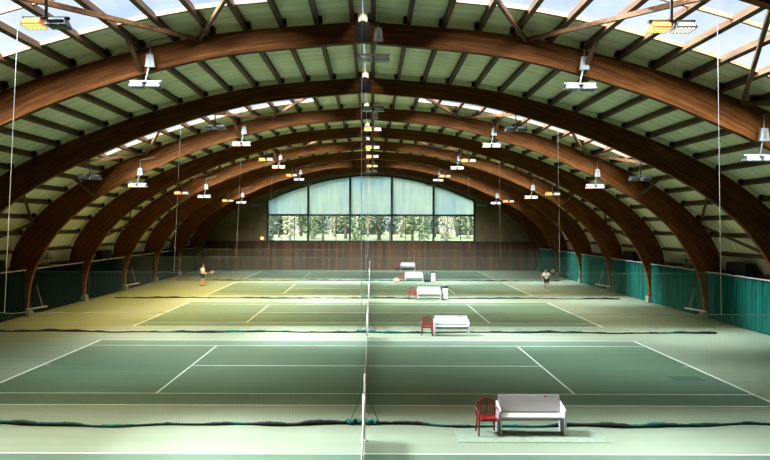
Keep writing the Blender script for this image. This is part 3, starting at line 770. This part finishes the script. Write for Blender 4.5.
# figure by the bright curtain: bent forward, mid step, arm flung out
JB=dict(pel=(0,.06,.93),spine=(0,-.02,1.10),chest=(.02,-.16,1.32),neck=(.03,-.25,1.45),hb=(.04,-.30,1.52),hm=(.05,-.34,1.59),ht=(.05,-.33,1.69),nose=(.05,-.52,1.55),
 lsh=(.20,-.12,1.39),lel=(.36,-.05,1.20),lwr=(.44,-.27,1.22),lhd=(.46,-.36,1.23),rsh=(-.16,-.20,1.38),rel=(-.26,-.30,1.13),rwr=(-.20,-.50,1.05),rhd=(-.16,-.58,1.06),
 lhip=(.10,.06,.88),lkn=(.16,-.14,.50),lan=(.17,.06,.09),lto=(.18,-.10,.05),rhip=(-.10,.06,.88),rkn=(-.14,.06,.48),ran=(-.14,.30,.12),rto=(-.15,.16,.05))
pb=person((13.75,53.6,0),R(-35),'player in white shirt and dark shorts leaning into a stroke by the bright curtain',JB,M['wshoe'],None)
racket(world((.45,-.32,1.225),(13.75,53.6,0),R(-35)),world((.45,-.35,.75),(0,0,0),R(-35)),(0,-1,.2),'orange-framed racket swung out by the player near the bright curtain')

# ------------------------------------------------------------------ outside
def gz(y): return 0 if y<80 else min(2.95,(y-80)*.066)
m=MB()
for k,(y0,y1) in enumerate(((78.2,90),(90,100),(100,112),(112,125.1),(125.1,170),(170,260))):
    m.face([(-110,y0,gz(y0)-.02),(110,y0,gz(y0)-.02),(110,y1,gz(y1)-.02),(-110,y1,gz(y1)-.02)])
bmesh.ops.remove_doubles(m.bm,verts=m.bm.verts[:],dist=.001)
struct(m.build('ground_outside',M['lawn']),'sunlit lawn rising outside the end window')
def tree(x,y,h,r,leaf,bark,lab,tr=.16,low=1.2,nl=520,ls=.25):
    t=thing('tree',lab,'tree',(x,y,gz(y)-.02),0,'trees outside the end window')
    m=MB(); lean=random.uniform(-.3,.3)
    m.tube([(0,0,0),(lean*.3,0,h*.4),(lean,0,h*.95)],[tr,tr*.8,tr*.3],8)
    for q in range(6):
        z=h*random.uniform(.3,.8); a=random.uniform(0,6.28); m.tube([(lean*z/h,0,z),(lean*z/h+math.cos(a)*r*.7,math.sin(a)*r*.7,z+r*.5)],[tr*.35,tr*.1],5)
    m.build('trunk',bark,t,smooth=True)
    m=MB()
    for q in range(nl):
        a=random.uniform(0,6.28); rr=r*math.sqrt(random.random()); z=low+(h-low)*random.random()
        k=1-abs((z-low)/(h-low)-.45)**1.5; c=Vector((math.cos(a)*rr*k+lean*z/h,math.sin(a)*rr*k,z))
        u=Vector((random.gauss(0,1),random.gauss(0,1),random.gauss(0,1))).normalized(); v=u.orthogonal().normalized(); s=random.uniform(.65,1.35)*ls
        m.face([c+u*s,c+v*s*.5,c-u*s,c-v*s*.5])
    m.build('foliage',leaf,t)
kinds=[('leaf1','bark','dark leafy tree'),('leaf2','bark','green leafy tree'),('leaf3','birch','yellowing pale-trunked tree'),('leaf4','bark','blue-green tree'),('leaf2','birch','pale-trunked green tree')]
wp=['first','second','third','fourth','fifth']
slots=[(-15.2+31*((i*7)%20)/19.0,108+ (i*37%24)) for i in range(20)]
slots.sort()
for i,(x,y) in enumerate(slots):
    lf,bk,nm=kinds[[0,3,2,1,4,0,2,1,4,2][i%10]]; x=x*y/100
    tree(x,y,random.uniform(8,11),1.35,M[lf],M[bk],f'{nm} outside the end window, {ORD[i]} from the left',random.uniform(.16,.34),[.4,1.6,.9,2.2][i%4],800)
for i in range(13):
    x=-42+84*i/12; tree(x,150+7*(i%3),14,3.2,M[['leaf1','leaf2','leaf4'][i%3]],M['bark'],f'tree of the far wood edge outside the window, {ORD[i]} from the left',.25,.05,3600,.8)

# ------------------------------------------------------------------ light
W=bpy.data.worlds.new('sky'); S.world=W; W.use_nodes=True; nt=W.node_tree; bg=nt.nodes['Background']
tc=N(nt,'ShaderNodeTexCoord'); n=noise(nt,tc.outputs['Generated'],3.5,6,.6)
nt.links.new(ramp(nt,n,[(.40,(.46,.62,.92)),(.58,(.95,.98,1.0))]),bg.inputs['Color']); bg.inputs['Strength'].default_value=.62
def sun(name,d,e,ang,c):
    l=bpy.data.lights.new(name,'SUN'); l.energy=e; l.angle=R(ang); l.color=c
    o=link(bpy.data.objects.new(name,l)); o.rotation_euler=Vector(d).to_track_quat('-Z','Y').to_euler(); o['kind']='helper'; return o
sun('sun',(1.0,-.20,-1.0),13.5,11,(1,.98,.93))
sun('bright_sky_overhead',(.22,-.20,-1),8.5,36,(1,1,.96))
sun('arch_fill_sun',(.12,.84,-.56),32.0,62,(1,.98,.91))  # wide fill sun added to light the arch fronts, no actual cloud
for i,(s0,s1) in enumerate(skys):
    for side in (-1,1):
        a,_=roof_at(SP[K0],PD+.3); b,_=roof_at(SP[K1],PD+.3); pa,pb_=hx(a,side,(s0+s1)/2),hx(b,side,(s0+s1)/2)
        l=bpy.data.lights.new('sky_portal','AREA'); l.shape='RECTANGLE'; l.size=(pb_-pa).length; l.size_y=s1-s0; l.cycles.is_portal=True
        o=link(bpy.data.objects.new('sky_portal',l)); o['kind']='helper'; x=(pb_-pa).normalized(); y=Vector((0,1,0)); z=x.cross(y)
        if z.z<0: x=-x; z=-z
        mt=Matrix((x,y,z)).transposed().to_4x4(); mt.translation=(pa+pb_)/2+Vector((0,0,.2)); o.matrix_world=mt
l=bpy.data.lights.new('sky_portal','AREA'); l.shape='RECTANGLE'; l.size=24; l.size_y=8; l.cycles.is_portal=True
o=link(bpy.data.objects.new('sky_portal',l)); o['kind']='helper'; o.location=(0,Y1+.5,7); o.rotation_euler=(R(-90),0,0)
for x,y,z,ri in LIT:
    l=bpy.data.lights.new('lamp_light','SPOT'); l.energy=2200 if x<-5 else 600; l.color=(1,.66,.16); l.spot_size=R(130); l.spot_blend=.8; l.shadow_soft_size=.2
    o=link(bpy.data.objects.new('lamp_light',l)); o['kind']='helper'; o.location=(x,y,z-.2)

# ------------------------------------------------------------------ camera and view
cam=bpy.data.cameras.new('camera'); co=link(bpy.data.objects.new('camera',cam)); S.camera=co
cam.sensor_width=36; cam.lens=36*683/770; cam.shift_x=13.5/770; cam.shift_y=-5.5/770; cam.clip_end=600; cam.clip_start=.05
co.matrix_world=Matrix.Translation((0,0,HC))@Matrix.Rotation(R(90),4,'X')@Matrix.Rotation(R(.15),4,'Z')
S.view_settings.view_transform='Standard'
try: S.view_settings.look='Medium High Contrast'
except Exception as e: print('LOOKERR',e)
S.view_settings.exposure=0.34
c=S.cycles; c.use_denoising=True; c.max_bounces=8; c.diffuse_bounces=3; c.transparent_max_bounces=24; c.sample_clamp_indirect=6; c.caustics_reflective=False; c.caustics_refractive=False
